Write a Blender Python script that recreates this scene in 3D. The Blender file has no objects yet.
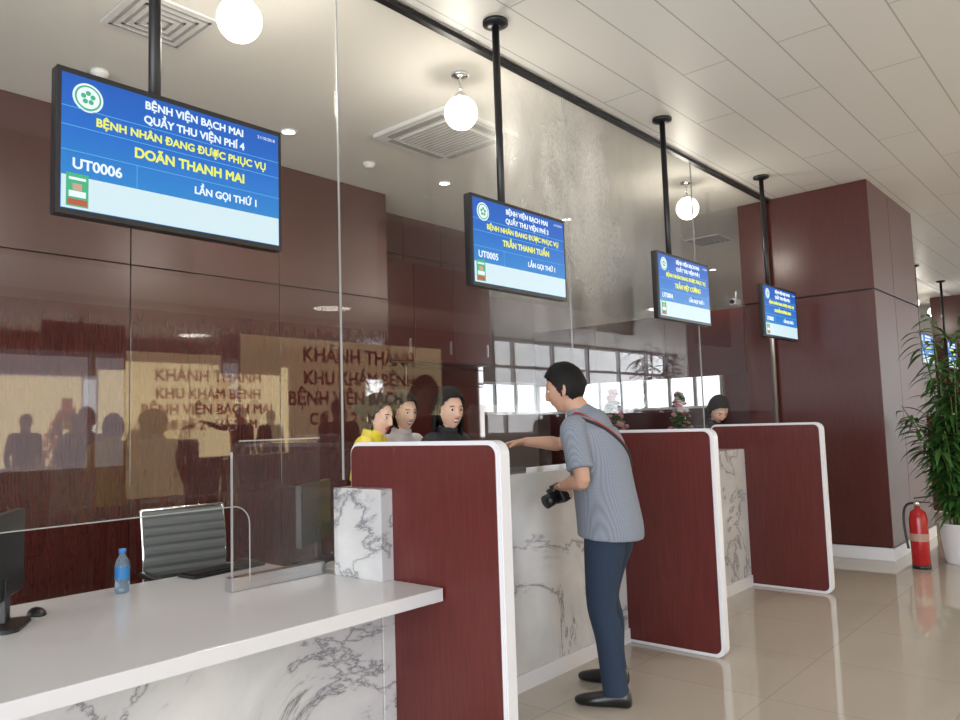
import bpy, bmesh, math, random
from mathutils import Vector, Matrix, Euler
from mathutils.bvhtree import BVHTree
random.seed(7)
S = bpy.context.scene
S.view_settings.view_transform = 'Standard'
S.view_settings.look = 'None'
COL = S.collection

# ------------------------------------------------------------------ materials
def mat(name, color=(.8,.8,.8), rough=.5, metal=0, ior=1.5, coat=0, emis=None, estr=0, spec=.5):
    m = bpy.data.materials.new(name); m.use_nodes = True
    b = m.node_tree.nodes['Principled BSDF']
    b.inputs['Base Color'].default_value = (*color, 1)
    b.inputs['Roughness'].default_value = rough
    b.inputs['Metallic'].default_value = metal
    b.inputs['IOR'].default_value = ior
    b.inputs['Specular IOR Level'].default_value = spec
    b.inputs['Coat Weight'].default_value = coat
    b.inputs['Coat Roughness'].default_value = .03
    if emis:
        b.inputs['Emission Color'].default_value = (*emis, 1)
        b.inputs['Emission Strength'].default_value = estr
    return m
def nodes(m): return m.node_tree.nodes, m.node_tree.links, m.node_tree.nodes['Principled BSDF']
def ramp(N, stops):
    r = N.new('ShaderNodeValToRGB'); e = r.color_ramp.elements
    e[0].position, e[0].color = stops[0][0], (*stops[0][1], 1)
    e[1].position, e[1].color = stops[-1][0], (*stops[-1][1], 1)
    for p, c in stops[1:-1]:
        x = e.new(p); x.color = (*c, 1)
    return r
def wood(name, c0, c1, rough, ior=1.5, coat=0, zr=None):
    m = mat(name, c0, rough, ior=ior, coat=coat)
    N, L, b = nodes(m)
    g = N.new('ShaderNodeNewGeometry'); mp = N.new('ShaderNodeMapping')
    mp.inputs['Scale'].default_value = (14, 14, .9)
    n = N.new('ShaderNodeTexNoise'); n.inputs['Scale'].default_value = 6; n.inputs['Detail'].default_value = 6
    r = ramp(N, [(.3, c0), (.7, c1)])
    L.new(g.outputs['Position'], mp.inputs['Vector']); L.new(mp.outputs['Vector'], n.inputs['Vector'])
    L.new(n.outputs['Fac'], r.inputs['Fac']); L.new(r.outputs['Color'], b.inputs['Base Color'])
    if zr:  # lacquered lower part, satin upper part
        sp=N.new('ShaderNodeSeparateXYZ'); L.new(g.outputs['Position'],sp.inputs[0])
        q=N.new('ShaderNodeMapRange'); q.inputs[1].default_value=zr-.05; q.inputs[2].default_value=zr+.12; q.inputs[3].default_value=rough; q.inputs[4].default_value=.32
        L.new(sp.outputs['Z'],q.inputs[0]); L.new(q.outputs[0],b.inputs['Roughness'])
        q=N.new('ShaderNodeMapRange'); q.inputs[1].default_value=zr-.05; q.inputs[2].default_value=zr+.12; q.inputs[3].default_value=coat; q.inputs[4].default_value=0
        L.new(sp.outputs['Z'],q.inputs[0]); L.new(q.outputs[0],b.inputs['Coat Weight'])
    return m
def marble(name):
    m = mat(name, (.8,.8,.8), .18)
    N, L, b = nodes(m)
    g = N.new('ShaderNodeNewGeometry')
    n1 = N.new('ShaderNodeTexNoise'); n1.inputs['Scale'].default_value = 1.6; n1.inputs['Detail'].default_value = 8; n1.inputs['Roughness'].default_value=.62; n1.inputs['Distortion'].default_value = .9
    mp = N.new('ShaderNodeMapping'); mp.inputs['Rotation'].default_value=(.5,.3,.4)
    L.new(g.outputs['Position'], mp.inputs['Vector']); L.new(mp.outputs['Vector'], n1.inputs['Vector'])
    a = N.new('ShaderNodeMath'); a.operation='SUBTRACT'; a.inputs[1].default_value=.5
    ab = N.new('ShaderNodeMath'); ab.operation='ABSOLUTE'
    L.new(n1.outputs['Fac'], a.inputs[0]); L.new(a.outputs[0], ab.inputs[0])
    r1 = ramp(N, [(0,(.20,.20,.22)),(.007,(.44,.44,.45)),(.025,(.62,.62,.62)),(.2,(.70,.70,.69))])
    L.new(ab.outputs[0], r1.inputs['Fac'])
    n2 = N.new('ShaderNodeTexNoise'); n2.inputs['Scale'].default_value = 2.3; n2.inputs['Detail'].default_value=5
    L.new(g.outputs['Position'], n2.inputs['Vector'])
    r2 = ramp(N, [(.35,(1,1,1)),(.75,(.78,.78,.8))]); L.new(n2.outputs['Fac'], r2.inputs['Fac'])
    mx = N.new('ShaderNodeMix'); mx.data_type='RGBA'; mx.blend_type='MULTIPLY'; mx.inputs['Factor'].default_value=1
    L.new(r1.outputs['Color'], mx.inputs['A']); L.new(r2.outputs['Color'], mx.inputs['B'])
    L.new(mx.outputs['Result'], b.inputs['Base Color'])
    return m
def grid_mat(name, c, line, bw, bh, mortar, rough, offset=0, rot=0, var=.03, ior=1.5):
    m = mat(name, c, rough, ior=ior)
    N, L, b = nodes(m)
    g = N.new('ShaderNodeNewGeometry'); mp = N.new('ShaderNodeMapping'); mp.inputs['Rotation'].default_value=(0,0,rot)
    t = N.new('ShaderNodeTexBrick'); t.offset = offset; t.squash = 1
    t.inputs['Scale'].default_value = 1; t.inputs['Brick Width'].default_value=bw; t.inputs['Row Height'].default_value=bh
    t.inputs['Mortar Size'].default_value = mortar; t.inputs['Mortar Smooth'].default_value=.1
    t.inputs['Color1'].default_value=(*c,1); t.inputs['Color2'].default_value=(*[x*(1-var) for x in c],1); t.inputs['Mortar'].default_value=(*line,1)
    L.new(g.outputs['Position'], mp.inputs['Vector']); L.new(mp.outputs['Vector'], t.inputs['Vector'])
    L.new(t.outputs['Color'], b.inputs['Base Color'])
    return m
def glass(name, tint=(1,1,1), film=.02, smear_glare=False, f0=.012, f90=.35):
    m = bpy.data.materials.new(name); m.use_nodes = True
    N, L = m.node_tree.nodes, m.node_tree.links; N.clear()
    o = N.new('ShaderNodeOutputMaterial'); tr = N.new('ShaderNodeBsdfTransparent'); tr.inputs['Color'].default_value=(*tint,1)
    gl = N.new('ShaderNodeBsdfGlossy'); gl.inputs['Roughness'].default_value=0.0; gl.inputs['Color'].default_value=(1,1,1,1)
    lw = N.new('ShaderNodeLayerWeight'); lw.inputs['Blend'].default_value=.5
    pw = N.new('ShaderNodeMath'); pw.operation='POWER'; L.new(lw.outputs['Facing'],pw.inputs[0]); pw.inputs[1].default_value=4.0
    fr = N.new('ShaderNodeMath'); fr.operation='MULTIPLY_ADD'; L.new(pw.outputs[0],fr.inputs[0]); fr.inputs[1].default_value=f90; fr.inputs[2].default_value=f0
    geo0 = N.new('ShaderNodeNewGeometry')
    mx = N.new('ShaderNodeMixShader'); L.new(fr.outputs[0], mx.inputs[0]); L.new(tr.outputs[0], mx.inputs[1]); L.new(gl.outputs[0], mx.inputs[2])
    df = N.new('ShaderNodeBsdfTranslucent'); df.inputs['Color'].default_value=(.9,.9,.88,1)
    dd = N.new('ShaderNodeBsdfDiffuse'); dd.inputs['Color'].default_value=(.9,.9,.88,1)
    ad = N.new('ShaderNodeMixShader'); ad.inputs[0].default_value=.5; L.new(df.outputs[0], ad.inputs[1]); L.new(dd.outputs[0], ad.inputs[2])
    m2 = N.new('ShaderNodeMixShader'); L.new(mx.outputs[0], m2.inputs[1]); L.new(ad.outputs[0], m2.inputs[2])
    if smear_glare:  # smears on the pane, with lamp glare painted into the same film
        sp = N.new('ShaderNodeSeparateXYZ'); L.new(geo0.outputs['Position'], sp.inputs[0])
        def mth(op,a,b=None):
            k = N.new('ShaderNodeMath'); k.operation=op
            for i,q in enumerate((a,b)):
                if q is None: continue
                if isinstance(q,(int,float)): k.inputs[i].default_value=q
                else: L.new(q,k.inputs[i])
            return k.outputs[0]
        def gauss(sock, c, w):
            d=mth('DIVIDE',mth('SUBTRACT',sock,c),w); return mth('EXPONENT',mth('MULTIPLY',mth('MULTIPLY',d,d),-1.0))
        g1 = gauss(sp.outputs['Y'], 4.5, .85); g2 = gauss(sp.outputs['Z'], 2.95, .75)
        h1 = gauss(sp.outputs['Y'], 4.78, .20); h2 = gauss(sp.outputs['Z'], 3.28, .26)  # tight bright cloud of glare painted into the film
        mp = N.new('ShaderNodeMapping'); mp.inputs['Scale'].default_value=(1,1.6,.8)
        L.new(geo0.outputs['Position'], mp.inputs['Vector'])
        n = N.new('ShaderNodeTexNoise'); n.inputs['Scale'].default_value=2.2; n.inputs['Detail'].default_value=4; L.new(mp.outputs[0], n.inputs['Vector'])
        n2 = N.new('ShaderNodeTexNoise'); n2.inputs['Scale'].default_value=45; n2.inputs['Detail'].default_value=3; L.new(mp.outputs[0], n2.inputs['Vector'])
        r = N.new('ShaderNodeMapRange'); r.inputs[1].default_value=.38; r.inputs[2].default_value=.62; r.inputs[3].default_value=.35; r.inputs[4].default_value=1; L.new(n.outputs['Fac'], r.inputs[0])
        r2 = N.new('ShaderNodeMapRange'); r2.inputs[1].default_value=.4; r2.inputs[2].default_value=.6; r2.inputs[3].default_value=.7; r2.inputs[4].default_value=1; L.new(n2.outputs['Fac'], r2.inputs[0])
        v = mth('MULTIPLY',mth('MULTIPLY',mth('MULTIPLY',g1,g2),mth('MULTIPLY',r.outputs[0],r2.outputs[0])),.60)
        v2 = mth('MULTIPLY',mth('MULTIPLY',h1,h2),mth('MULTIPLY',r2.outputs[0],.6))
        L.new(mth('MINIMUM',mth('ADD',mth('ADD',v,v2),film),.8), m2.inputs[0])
    else:
        m2.inputs[0].default_value = film
    L.new(m2.outputs[0], o.inputs['Surface'])
    return m

M = {}
M['red']   = wood('red_wood_laminate', (.080,.010,.009), (.115,.017,.014), .38)
M['redg']  = wood('red_gloss_panel', (.055,.013,.011), (.076,.018,.014), .02, ior=1.7, coat=.5, zr=2.3)
M['redc']  = wood('red_column_panel', (.062,.014,.012), (.083,.019,.016), .28)
M['gap']   = mat('panel_gap', (.012,.006,.006), .6)
M['white'] = mat('white_solid_surface', (.64,.64,.66), .20)
M['wtrim'] = mat('white_edge_trim', (.70,.70,.73), .35)
M['marble']= marble('white_marble')
M['floor'] = grid_mat('floor_tile', (.50,.45,.385), (.36,.33,.29), .8, .8, .003, .04, var=.04, ior=1.75)
M['ceil']  = mat('gypsum_ceiling', (.76,.74,.69), .7)
M['ceilp'] = grid_mat('metal_ceiling_plank', (.76,.755,.73), (.44,.43,.41), 2.4, .32, .005, .40, offset=.37, rot=math.pi/2, var=.02)
M['black'] = mat('black_plastic', (.012,.012,.014), .3)
M['blackm']= mat('black_metal', (.015,.015,.017), .35, metal=.3)
M['steel'] = mat('brushed_steel', (.6,.6,.6), .28, metal=1)
M['alu']   = mat('aluminium', (.5,.5,.49), .35, metal=1)
M['chrome']= mat('chrome', (.75,.75,.75), .1, metal=1)
M['wplas'] = mat('white_plastic', (.70,.70,.69), .4)
M['seam']  = mat('seam_silicone', (.33,.34,.34), .4)
M['grille']= mat('grille_grey', (.33,.33,.32), .5)
M['globe'] = mat('globe_glass', (1,.96,.88), .2, emis=(1,.93,.80), estr=3.0)
M['dl']    = mat('downlight_glow', (1,1,1), .3, emis=(1,.98,.94), estr=9)
M['ring']  = mat('round_light_glow', (1,1,1), .3, emis=(1,.95,.85), estr=14)
M['glass'] = glass('partition_glass', (.985,.99,.985), .005, smear_glare=True)
M['glass2']= glass('screen_glass', (.90,.87,.85), .025)
M['skin']  = mat('skin', (.50,.29,.20), .6)
M['skinw'] = mat('skin_light', (.78,.50,.38), .65)
M['lips']  = mat('lips', (.45,.08,.07), .4)
M['teeth'] = mat('teeth', (.85,.84,.8), .3)
M['eye']   = mat('eye_white', (.8,.8,.78), .2)
M['iris']  = mat('iris', (.02,.012,.01), .1)
M['hair']  = mat('black_hair', (.005,.004,.004), .65, spec=.25)
M['jeans'] = mat('denim', (.013,.028,.058), .85)
M['leather']=mat('black_leather', (.010,.010,.010), .3)
M['dark']  = mat('dark_cloth', (.02,.02,.025), .8)
M['yellow']= mat('yellow_cloth', (.75,.62,.05), .8)
M['pink']  = mat('white_blouse', (.6,.55,.55), .8)
M['strapr']= mat('red_strap', (.45,.03,.04), .7)
M['strapb']= mat('black_strap', (.015,.015,.015), .7)
M['extred']= mat('extinguisher_red', (.36,.010,.013), .25)
M['leaf']  = mat('leaf_green', (.035,.11,.02), .45)
M['cane']  = mat('bamboo_cane', (.10,.16,.04), .5)
M['soil']  = mat('soil', (.03,.02,.015), .9)
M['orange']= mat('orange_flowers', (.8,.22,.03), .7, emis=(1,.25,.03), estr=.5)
M['pinkf'] = mat('pink_flowers', (.62,.28,.34), .7)
M['mesh']  = mat('grey_mesh_fabric', (.10,.105,.11), .7)
M['mesh2'] = mat('light_grey_mesh', (.13,.14,.14), .7)
M['banner']= mat('banner_cloth_glow', (.6,.5,.3), .8, emis=(1.0,.80,.45), estr=3.6)  # backlight from the windows put into the cloth as emission
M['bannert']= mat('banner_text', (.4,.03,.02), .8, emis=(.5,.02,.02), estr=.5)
M['winrefl']   = mat('window_reflection_glow', (.9,.93,1), .5, emis=(.86,.93,1), estr=1.15)  # glowing panes imitate windows reflected in the glass
M['wall']  = mat('painted_wall', (.66,.65,.62), .7)
M['wall2'] = mat('taupe_wall', (.30,.25,.235), .6)
def shirt():
    m = mat('checked_shirt', (.2,.24,.3), .85); N,L,b = nodes(m)
    t = N.new('ShaderNodeTexCoord')
    outs=[]
    for d in ('Y','Z'):
        w = N.new('ShaderNodeTexWave'); w.bands_direction=d; w.inputs['Scale'].default_value=34; w.inputs['Distortion'].default_value=.3
        L.new(t.outputs['Object'], w.inputs['Vector'])
        r = ramp(N, [(.0,(.84,.84,.85)),(.5,(.97,.97,.97)),(1,(1.05,1.05,1.05))]); L.new(w.outputs['Color'], r.inputs['Fac']); outs.append(r)
    mx = N.new('ShaderNodeMix'); mx.data_type='RGBA'; mx.blend_type='MULTIPLY'; mx.inputs['Factor'].default_value=1
    L.new(outs[0].outputs[0], mx.inputs['A']); L.new(outs[1].outputs[0], mx.inputs['B'])
    m3 = N.new('ShaderNodeMix'); m3.data_type='RGBA'; m3.blend_type='MULTIPLY'; m3.inputs['Factor'].default_value=1
    L.new(mx.outputs['Result'], m3.inputs['A']); m3.inputs['B'].default_value=(.225,.255,.31,1)
    L.new(m3.outputs['Result'], b.inputs['Base Color'])
    return m
M['shirt'] = shirt()
def scr_blue():
    m = mat('screen_blue', (0,0,0), .25); N,L,b = nodes(m)
    g = N.new('ShaderNodeNewGeometry'); sp = N.new('ShaderNodeSeparateXYZ'); L.new(g.outputs['Position'], sp.inputs[0])
    mr = N.new('ShaderNodeMapRange'); mr.inputs[1].default_value=2.3; mr.inputs[2].default_value=2.68; L.new(sp.outputs['Z'], mr.inputs[0])
    r = ramp(N, [(0,(.015,.24,.64)),(.5,(.006,.15,.60)),(1,(.005,.10,.50))]); L.new(mr.outputs[0], r.inputs['Fac'])
    L.new(r.outputs[0], b.inputs['Emission Color']); b.inputs['Emission Strength'].default_value=1.0
    return m
M['sblue'] = scr_blue()
def em(n, c, s=1.0): 
    return mat(n, (0,0,0), .4, emis=c, estr=s)
M['swhite']= em('screen_white', (.66,.84,.90), 1.0)
M['stw']   = em('screen_text_white', (.85,.95,1), 1.0)
M['sty']   = em('screen_text_yellow', (.85,.9,.12), 1.0)
M['sline'] = em('screen_line', (.10,.42,.75), 1.0)
M['sgreen']= em('screen_green', (.05,.45,.22), 1.0)
M['sred']  = em('screen_red', (.6,.12,.06), .8)
M['sskin'] = em('screen_photo', (.75,.45,.35), .8)

# ------------------------------------------------------------------ helpers
def link(o, parent=None):
    COL.objects.link(o)
    if parent is not None:
        o.parent = parent
    return o
def empty(name, loc=(0,0,0), rz=0):
    e = bpy.data.objects.new(name, None); e.empty_display_size=.1; e.location=loc; e.rotation_euler=(0,0,rz); COL.objects.link(e); return e
def from_bm(name, bm, mats, parent=None, smooth=False, loc=None):
    me = bpy.data.meshes.new(name); bmesh.ops.recalc_face_normals(bm, faces=bm.faces); bm.to_mesh(me); bm.free()
    if not isinstance(mats,(list,tuple)): mats=[mats]
    for m in mats: me.materials.append(m)
    if smooth: me.polygons.foreach_set('use_smooth',[True]*len(me.polygons))
    o = bpy.data.objects.new(name, me)
    if loc is not None: o.location = loc
    return link(o, parent)
def box(name, x0,x1,y0,y1,z0,z1, m, parent=None, bevel=0, seg=2):
    c = Vector(((x0+x1)/2,(y0+y1)/2,(z0+z1)/2))
    bm = bmesh.new(); bmesh.ops.create_cube(bm, size=1)
    for v in bm.verts: v.co = Vector((v.co.x*(x1-x0), v.co.y*(y1-y0), v.co.z*(z1-z0)))
    if bevel: bmesh.ops.bevel(bm, geom=list(bm.edges), offset=bevel, segments=seg, affect='EDGES', profile=.6)
    return from_bm(name, bm, m, parent, loc=c)
def prism(name, pts, axis, a0, a1, m, parent=None, bevel=0, smooth=False):
    bm = bmesh.new()
    def mk(p,a):
        return {'x':(a,p[0],p[1]),'y':(p[0],a,p[1]),'z':(p[0],p[1],a)}[axis]
    A=[bm.verts.new(mk(p,a0)) for p in pts]; B=[bm.verts.new(mk(p,a1)) for p in pts]
    f1=bm.faces.new(A); f2=bm.faces.new(B)
    n=len(pts)
    for i in range(n): bm.faces.new((A[i],A[(i+1)%n],B[(i+1)%n],B[i]))
    bmesh.ops.recalc_face_normals(bm, faces=bm.faces)
    if bevel:
        ed=[e for e in bm.edges if (e.verts[0] in A and e.verts[1] in A) or (e.verts[0] in B and e.verts[1] in B)]
        bmesh.ops.bevel(bm, geom=ed, offset=bevel, segments=2, affect='EDGES')
    bmesh.ops.triangulate(bm, faces=[f for f in bm.faces if len(f.verts)>4])
    c=sum((v.co for v in bm.verts), Vector())/len(bm.verts)
    for v in bm.verts: v.co-=c
    return from_bm(name,bm,m,parent,loc=c)
def rrect(x0,x1,z0,z1,r,n=6, corners=(1,1,1,1)):
    P=[]
    for k,(cx,cz,a) in enumerate([(x1-r,z1-r,0),(x0+r,z1-r,90),(x0+r,z0+r,180),(x1-r,z0+r,270)]):
        if corners[k]:
            for i in range(n+1):
                t=math.radians(a+90*i/n); P.append((cx+r*math.cos(t), cz+r*math.sin(t)))
        else:
            P.append(((x1,z1),(x0,z1),(x0,z0),(x1,z0))[k])
    return P
def lathe(name, prof, m, parent=None, loc=(0,0,0), seg=32, smooth=True):
    bm=bmesh.new(); rings=[]
    for r,z in prof:
        if r<1e-5: rings.append([bm.verts.new((0,0,z))])
        else: rings.append([bm.verts.new((r*math.cos(2*math.pi*i/seg), r*math.sin(2*math.pi*i/seg), z)) for i in range(seg)])
    for a,b in zip(rings,rings[1:]):
        for i in range(seg):
            j=(i+1)%seg
            if len(a)==1 and len(b)==1: continue
            if len(a)==1: bm.faces.new((a[0],b[i],b[j]))
            elif len(b)==1: bm.faces.new((a[i],a[j],b[0]))
            else: bm.faces.new((a[i],a[j],b[j],b[i]))
    return from_bm(name,bm,m,parent,smooth,loc)
def rod(name, p0, p1, r, m, parent=None, seg=12):
    p0=Vector(p0); p1=Vector(p1); d=p1-p0
    bm=bmesh.new(); bmesh.ops.create_cone(bm, cap_ends=True, segments=seg, radius1=r, radius2=r, depth=d.length)
    o=from_bm(name,bm,m,parent,False,(p0+p1)/2)
    o.rotation_mode='QUATERNION'; o.rotation_quaternion=d.to_track_quat('Z','Y')
    for f in o.data.polygons:
        if len(f.vertices)==4: f.use_smooth=True
    return o
def catmull(P, sub):
    out=[]
    n=len(P)
    for i in range(n-1):
        p0=P[max(i-1,0)]; p1=P[i]; p2=P[i+1]; p3=P[min(i+2,n-1)]
        for k in range(sub):
            t=k/sub
            out.append(tuple(.5*((2*b)+(-a+c)*t+(2*a-5*b+4*c-d)*t*t+(-a+3*b-3*c+d)*t**3) for a,b,c,d in zip(p0,p1,p2,p3)))
    out.append(tuple(P[-1])); return out
def tube(bm, pts, side=(0,1,0), seg=18, sub=4):
    Q=catmull([tuple(map(float,p)) for p in pts], sub)
    rings=[]; side=Vector(side)
    pos=[Vector(q[:3]) for q in Q]
    for i,q in enumerate(Q):
        t=(pos[min(i+1,len(Q)-1)]-pos[max(i-1,0)]).normalized()
        s=(side-t*side.dot(t))
        if s.length<1e-4: s=Vector((1,0,0))
        s.normalize(); n=t.cross(s)
        a,b=max(q[3],.001),max(q[4],.001)
        rings.append([bm.verts.new(pos[i]+s*(a*math.cos(2*math.pi*k/seg))+n*(b*math.sin(2*math.pi*k/seg))) for k in range(seg)])
    for A,B in zip(rings,rings[1:]):
        for k in range(seg):
            j=(k+1)%seg; bm.faces.new((A[k],A[j],B[j],B[k]))
    bm.faces.new(rings[0][::-1]); bm.faces.new(rings[-1])
def ball(bm, c, r):
    R=bmesh.ops.create_uvsphere(bm,u_segments=16,v_segments=10,radius=1)
    for v in R['verts']: v.co=Vector((v.co.x*r[0]+c[0],v.co.y*r[1]+c[1],v.co.z*r[2]+c[2]))
def fuse(name,bm,m,parent,voxel=.008,smooth=4,matrix=None,flip=False,post=None):
    me=bpy.data.meshes.new('tmp'); bmesh.ops.recalc_face_normals(bm,faces=bm.faces); bm.to_mesh(me); bm.free()
    o=bpy.data.objects.new('tmp',me); COL.objects.link(o)
    r=o.modifiers.new('r','REMESH'); r.mode='VOXEL'; r.voxel_size=voxel
    if smooth:
        s=o.modifiers.new('s','SMOOTH'); s.factor=.5; s.iterations=smooth
    dg=bpy.context.evaluated_depsgraph_get(); dg.update()
    nm=bpy.data.meshes.new_from_object(o.evaluated_get(dg)); bpy.data.objects.remove(o); 
    if matrix is not None:
        nm.transform(matrix)
        if matrix.determinant()<0: nm.flip_normals()
    if post: post(nm)
    nm.name=name; nm.materials.clear()
    for x in (m if isinstance(m,(list,tuple)) else [m]): nm.materials.append(x)
    nm.polygons.foreach_set('use_smooth',[True]*len(nm.polygons))
    ob=bpy.data.objects.new(name,nm); return link(ob,parent)
def curve(name, pts, r, m, parent=None, extrude=0, cyclic=False):
    c=bpy.data.curves.new(name,'CURVE'); c.dimensions='3D'; c.bevel_depth=r; c.bevel_resolution=2; c.extrude=extrude
    s=c.splines.new('NURBS'); s.points.add(len(pts)-1)
    for i,p in enumerate(pts): s.points[i].co=(*p,1)
    s.use_endpoint_u=True; s.order_u=3; s.use_cyclic_u=cyclic
    c.materials.append(m); o=bpy.data.objects.new(name,c); return link(o,parent)
def text(name, s, size, loc, m, parent, align='CENTER', width=None, bold=0.0, rot=(math.pi/2,0,math.pi/2)):
    c=bpy.data.curves.new(name,'FONT'); c.body=s; c.size=size; c.align_x=align; c.align_y='CENTER'; c.extrude=.0001
    c.materials.append(m); o=bpy.data.objects.new(name,c); link(o,parent); o.location=loc; o.rotation_euler=rot
    if width:
        bpy.context.view_layer.update()
        w=o.dimensions.x
        if w>1e-4: c.size*= min(1.6,width/w)
    c.bevel_depth=bold; c.bevel_resolution=0
    return o

# ------------------------------------------------------------------ camera
f=765.0
Yc=Vector((670,43,f)).normalized(); Xc=-Vector((-880,92,f)); Xc=(Xc-Yc*Xc.dot(Yc)).normalized(); Zc=Xc.cross(Yc)
R=Matrix(((Xc.x,-Xc.y,-Xc.z),(Yc.x,-Yc.y,-Yc.z),(Zc.x,-Zc.y,-Zc.z)))
cam=bpy.data.cameras.new('camera'); cam.sensor_width=36; cam.lens=f/960*36; cam.clip_start=.05
co=bpy.data.objects.new('camera',cam); COL.objects.link(co); co.matrix_world=Matrix.Translation((0,0,1.45))@R.to_4x4()
S.camera=co

# ------------------------------------------------------------------ room
CZ=3.80; GX=-3.0; BX=-5.65; COLY=8.3
box('floor',-9.2,7.3,-6,26,-.1,0,M['floor'])
box('ceiling',-9.2,GX-.02,-6,26,CZ,CZ+.1,M['ceil'])
box('ceiling.001',GX+.06,7.3,-6,26,CZ,CZ+.1,M['ceilp'])
tr=box('ceiling_track',GX-.02,GX+.06,-6,COLY,CZ-.012,CZ+.1,M['alu'])
t2=box('track_slot',-.022,.022,-(COLY+6)/2+.01,(COLY+6)/2-.01,-.08,-.052,M['blackm'],tr)
def panel_wall(name, axis, pos, a_list, z_list, depth, m, sgn, backing, zb=0):
    a0,a1=a_list[0],a_list[-1]; z1=z_list[-1]
    if axis=='x':
        w=box(name,min(pos,pos-sgn*depth),max(pos,pos-sgn*depth),a0,a1,zb,z1,backing)
    else:
        w=box(name,a0,a1,min(pos,pos-sgn*depth),max(pos,pos-sgn*depth),zb,z1,backing)
    c=w.location
    k=0
    for i in range(len(a_list)-1):
        for j in range(len(z_list)-1):
            k+=1; g=.004
            A0,A1=a_list[i]+g,a_list[i+1]-g; Z0,Z1=z_list[j]+g,z_list[j+1]-g
            p0,p1=sorted((pos,pos+sgn*.018))
            if axis=='x': box(f'panel_{k}',p0-c.x,p1-c.x,A0-c.y,A1-c.y,Z0-c.z,Z1-c.z,m,w,.0015,1)
            else: box(f'panel_{k}',A0-c.x,A1-c.x,p0-c.y,p1-c.y,Z0-c.z,Z1-c.z,m,w,.0015,1)
    return w
panel_wall('wall_back','x',BX-.018,[-6,-3.95,-2.65,-1.35,-.05,1.25,2.55,3.85,5.12],[0.08,2.72,CZ],.5,M['redg'],1,M['gap'])
panel_wall('wall_back_recess','x',-6.15,[5.13,5.8,6.4,7.1],[.08,1.9,2.1,3.35,CZ],.3,M['redg'],1,M['gap'])
cab=empty('overhead_cabinet',(-5.99,6.1,2.7))
box('cabinet_carcass',-.13,.0,-.95,.98,-.55,.55,M['redc'],cab)
for i in range(3):
    box(f'cabinet_door_{i+1}',.0,.02,-.94+i*.64,-.94+i*.64+.63,-.54,.54,M['redc'],cab,.002,1)
    box(f'cabinet_handle_{i+1}',.02,.035,-.94+i*.64+.55,-.94+i*.64+.565,-.45,-.30,M['steel'],cab)
w=box('wall_left',-9.2,-9.0,7.1,26,0,CZ,M['wall2'])
def ribbon(name,x,y0,y1,z0,z1,n):
    e=empty(name,(x,(y0+y1)/2,(z0+z1)/2)); h=(y1-y0)/2; v=(z1-z0)/2
    box('pane',.0,.02,-h,h,-v,v,M['winrefl'],e)
    for i in range(n+1):
        y=-h+2*h*i/n; box(f'mullion_{i}',.02,.07,y-.03,y+.03,-v,v,M['grille'],e)
    box('sill',.02,.12,-h,h,-v-.05,-v,M['wtrim'],e); box('head',.02,.07,-h,h,v,v+.05,M['wtrim'],e)
    return e
ribbon('window_reflection_1',-9.0,7.6,11.9,1.66,2.16,7)  # added glowing band, imitates hall windows mirrored in the partition
panel_wall('wall_partition_far','y',12.0,[-9.0,-7.6,-6.2,-4.8,-3.35],[2.15,3.2],.1,M['redc'],-1,M['redc'])
e=empty('window_reflection_2',(-6.2,11.95,1.88))  # added too: continues the imitated window reflection along the far partition
box('pane',-2.7,1.0,-.01,.02,-.24,.24,M['winrefl'],e)
for i in range(9): box(f'mullion_{i}',-2.7+i*.4625-.025,-2.7+i*.4625+.025,-.05,-.01,-.24,.24,M['grille'],e)
box('sill',-2.72,1.02,-.06,-.01,-.28,-.24,M['wtrim'],e)
COLX0,COLX1=-3.32,-1.98
colm=box('column',COLX0+.02,COLX1-.02,COLY+.02,10.2,0,CZ,M['gap'])
c=colm.location; k=0
for (z0,z1) in ((.13,2.67),(2.68,CZ)):
    k+=1; box(f'front_panel_{k}',COLX0-c.x,COLX1-c.x-.004,COLY-c.y,COLY+.02-c.y,z0-c.z+.004,z1-c.z-.004,M['redc'],colm,.001,1)
    box(f'side_panel_{k}',COLX1-.02-c.x,COLX1-c.x,COLY-c.y+.003,9.1-c.y,z0-c.z+.004,z1-c.z-.004,M['redc'],colm,.001,1)
    box(f'side_panel_b{k}',COLX1-.02-c.x,COLX1-c.x,9.108-c.y,10.2-c.y,z0-c.z+.004,z1-c.z-.004,M['redc'],colm,.001,1)
    box(f'inner_panel_{k}',COLX0-c.x,COLX0+.02-c.x,COLY-c.y+.003,10.2-c.y,z0-c.z+.004,z1-c.z-.004,M['redc'],colm,.001,1)
box('baseboard_column',COLX0-.012,COLX1+.012,COLY-.012,10.2,0,.12,M['wtrim'],None,.002,1)
colb=box('column.001',-3.32,-1.98,18.3,20.2,0,CZ,M['redc'])
box('wall_far',-9.2,7.3,26,26.2,0,CZ,M['wall'])
box('wall_hall_rear',-9.2,-4,-6.2,-6,0,CZ,M['wall'])
e=empty('window_3',(7.2,10,0))
for i in range(18):
    y=-15.9+i*1.87; box(f'mullion_{i}',-.06,.06,y-.04,y+.04,0,CZ,M['wtrim'],e)
for j,z in enumerate((.05,.9,3.0,CZ-.05)): box(f'transom_{j}',-.05,.05,-16,16,z-.04,z+.04,M['wtrim'],e)
box('wall_hall_sill',7.15,7.3,-6,26,0,.85,M['wall'])
box('wall_block_header',7.12,7.3,-6,11.4,2.85,CZ,M['redc'])  # unseen dark header, added to keep bright reflections off the lacquer
box('wall_block_side',7.05,7.3,11.4,15.6,0,CZ,M['redc'])  # unseen dark wall, added to block daylight mirrored beside the banner
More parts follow.
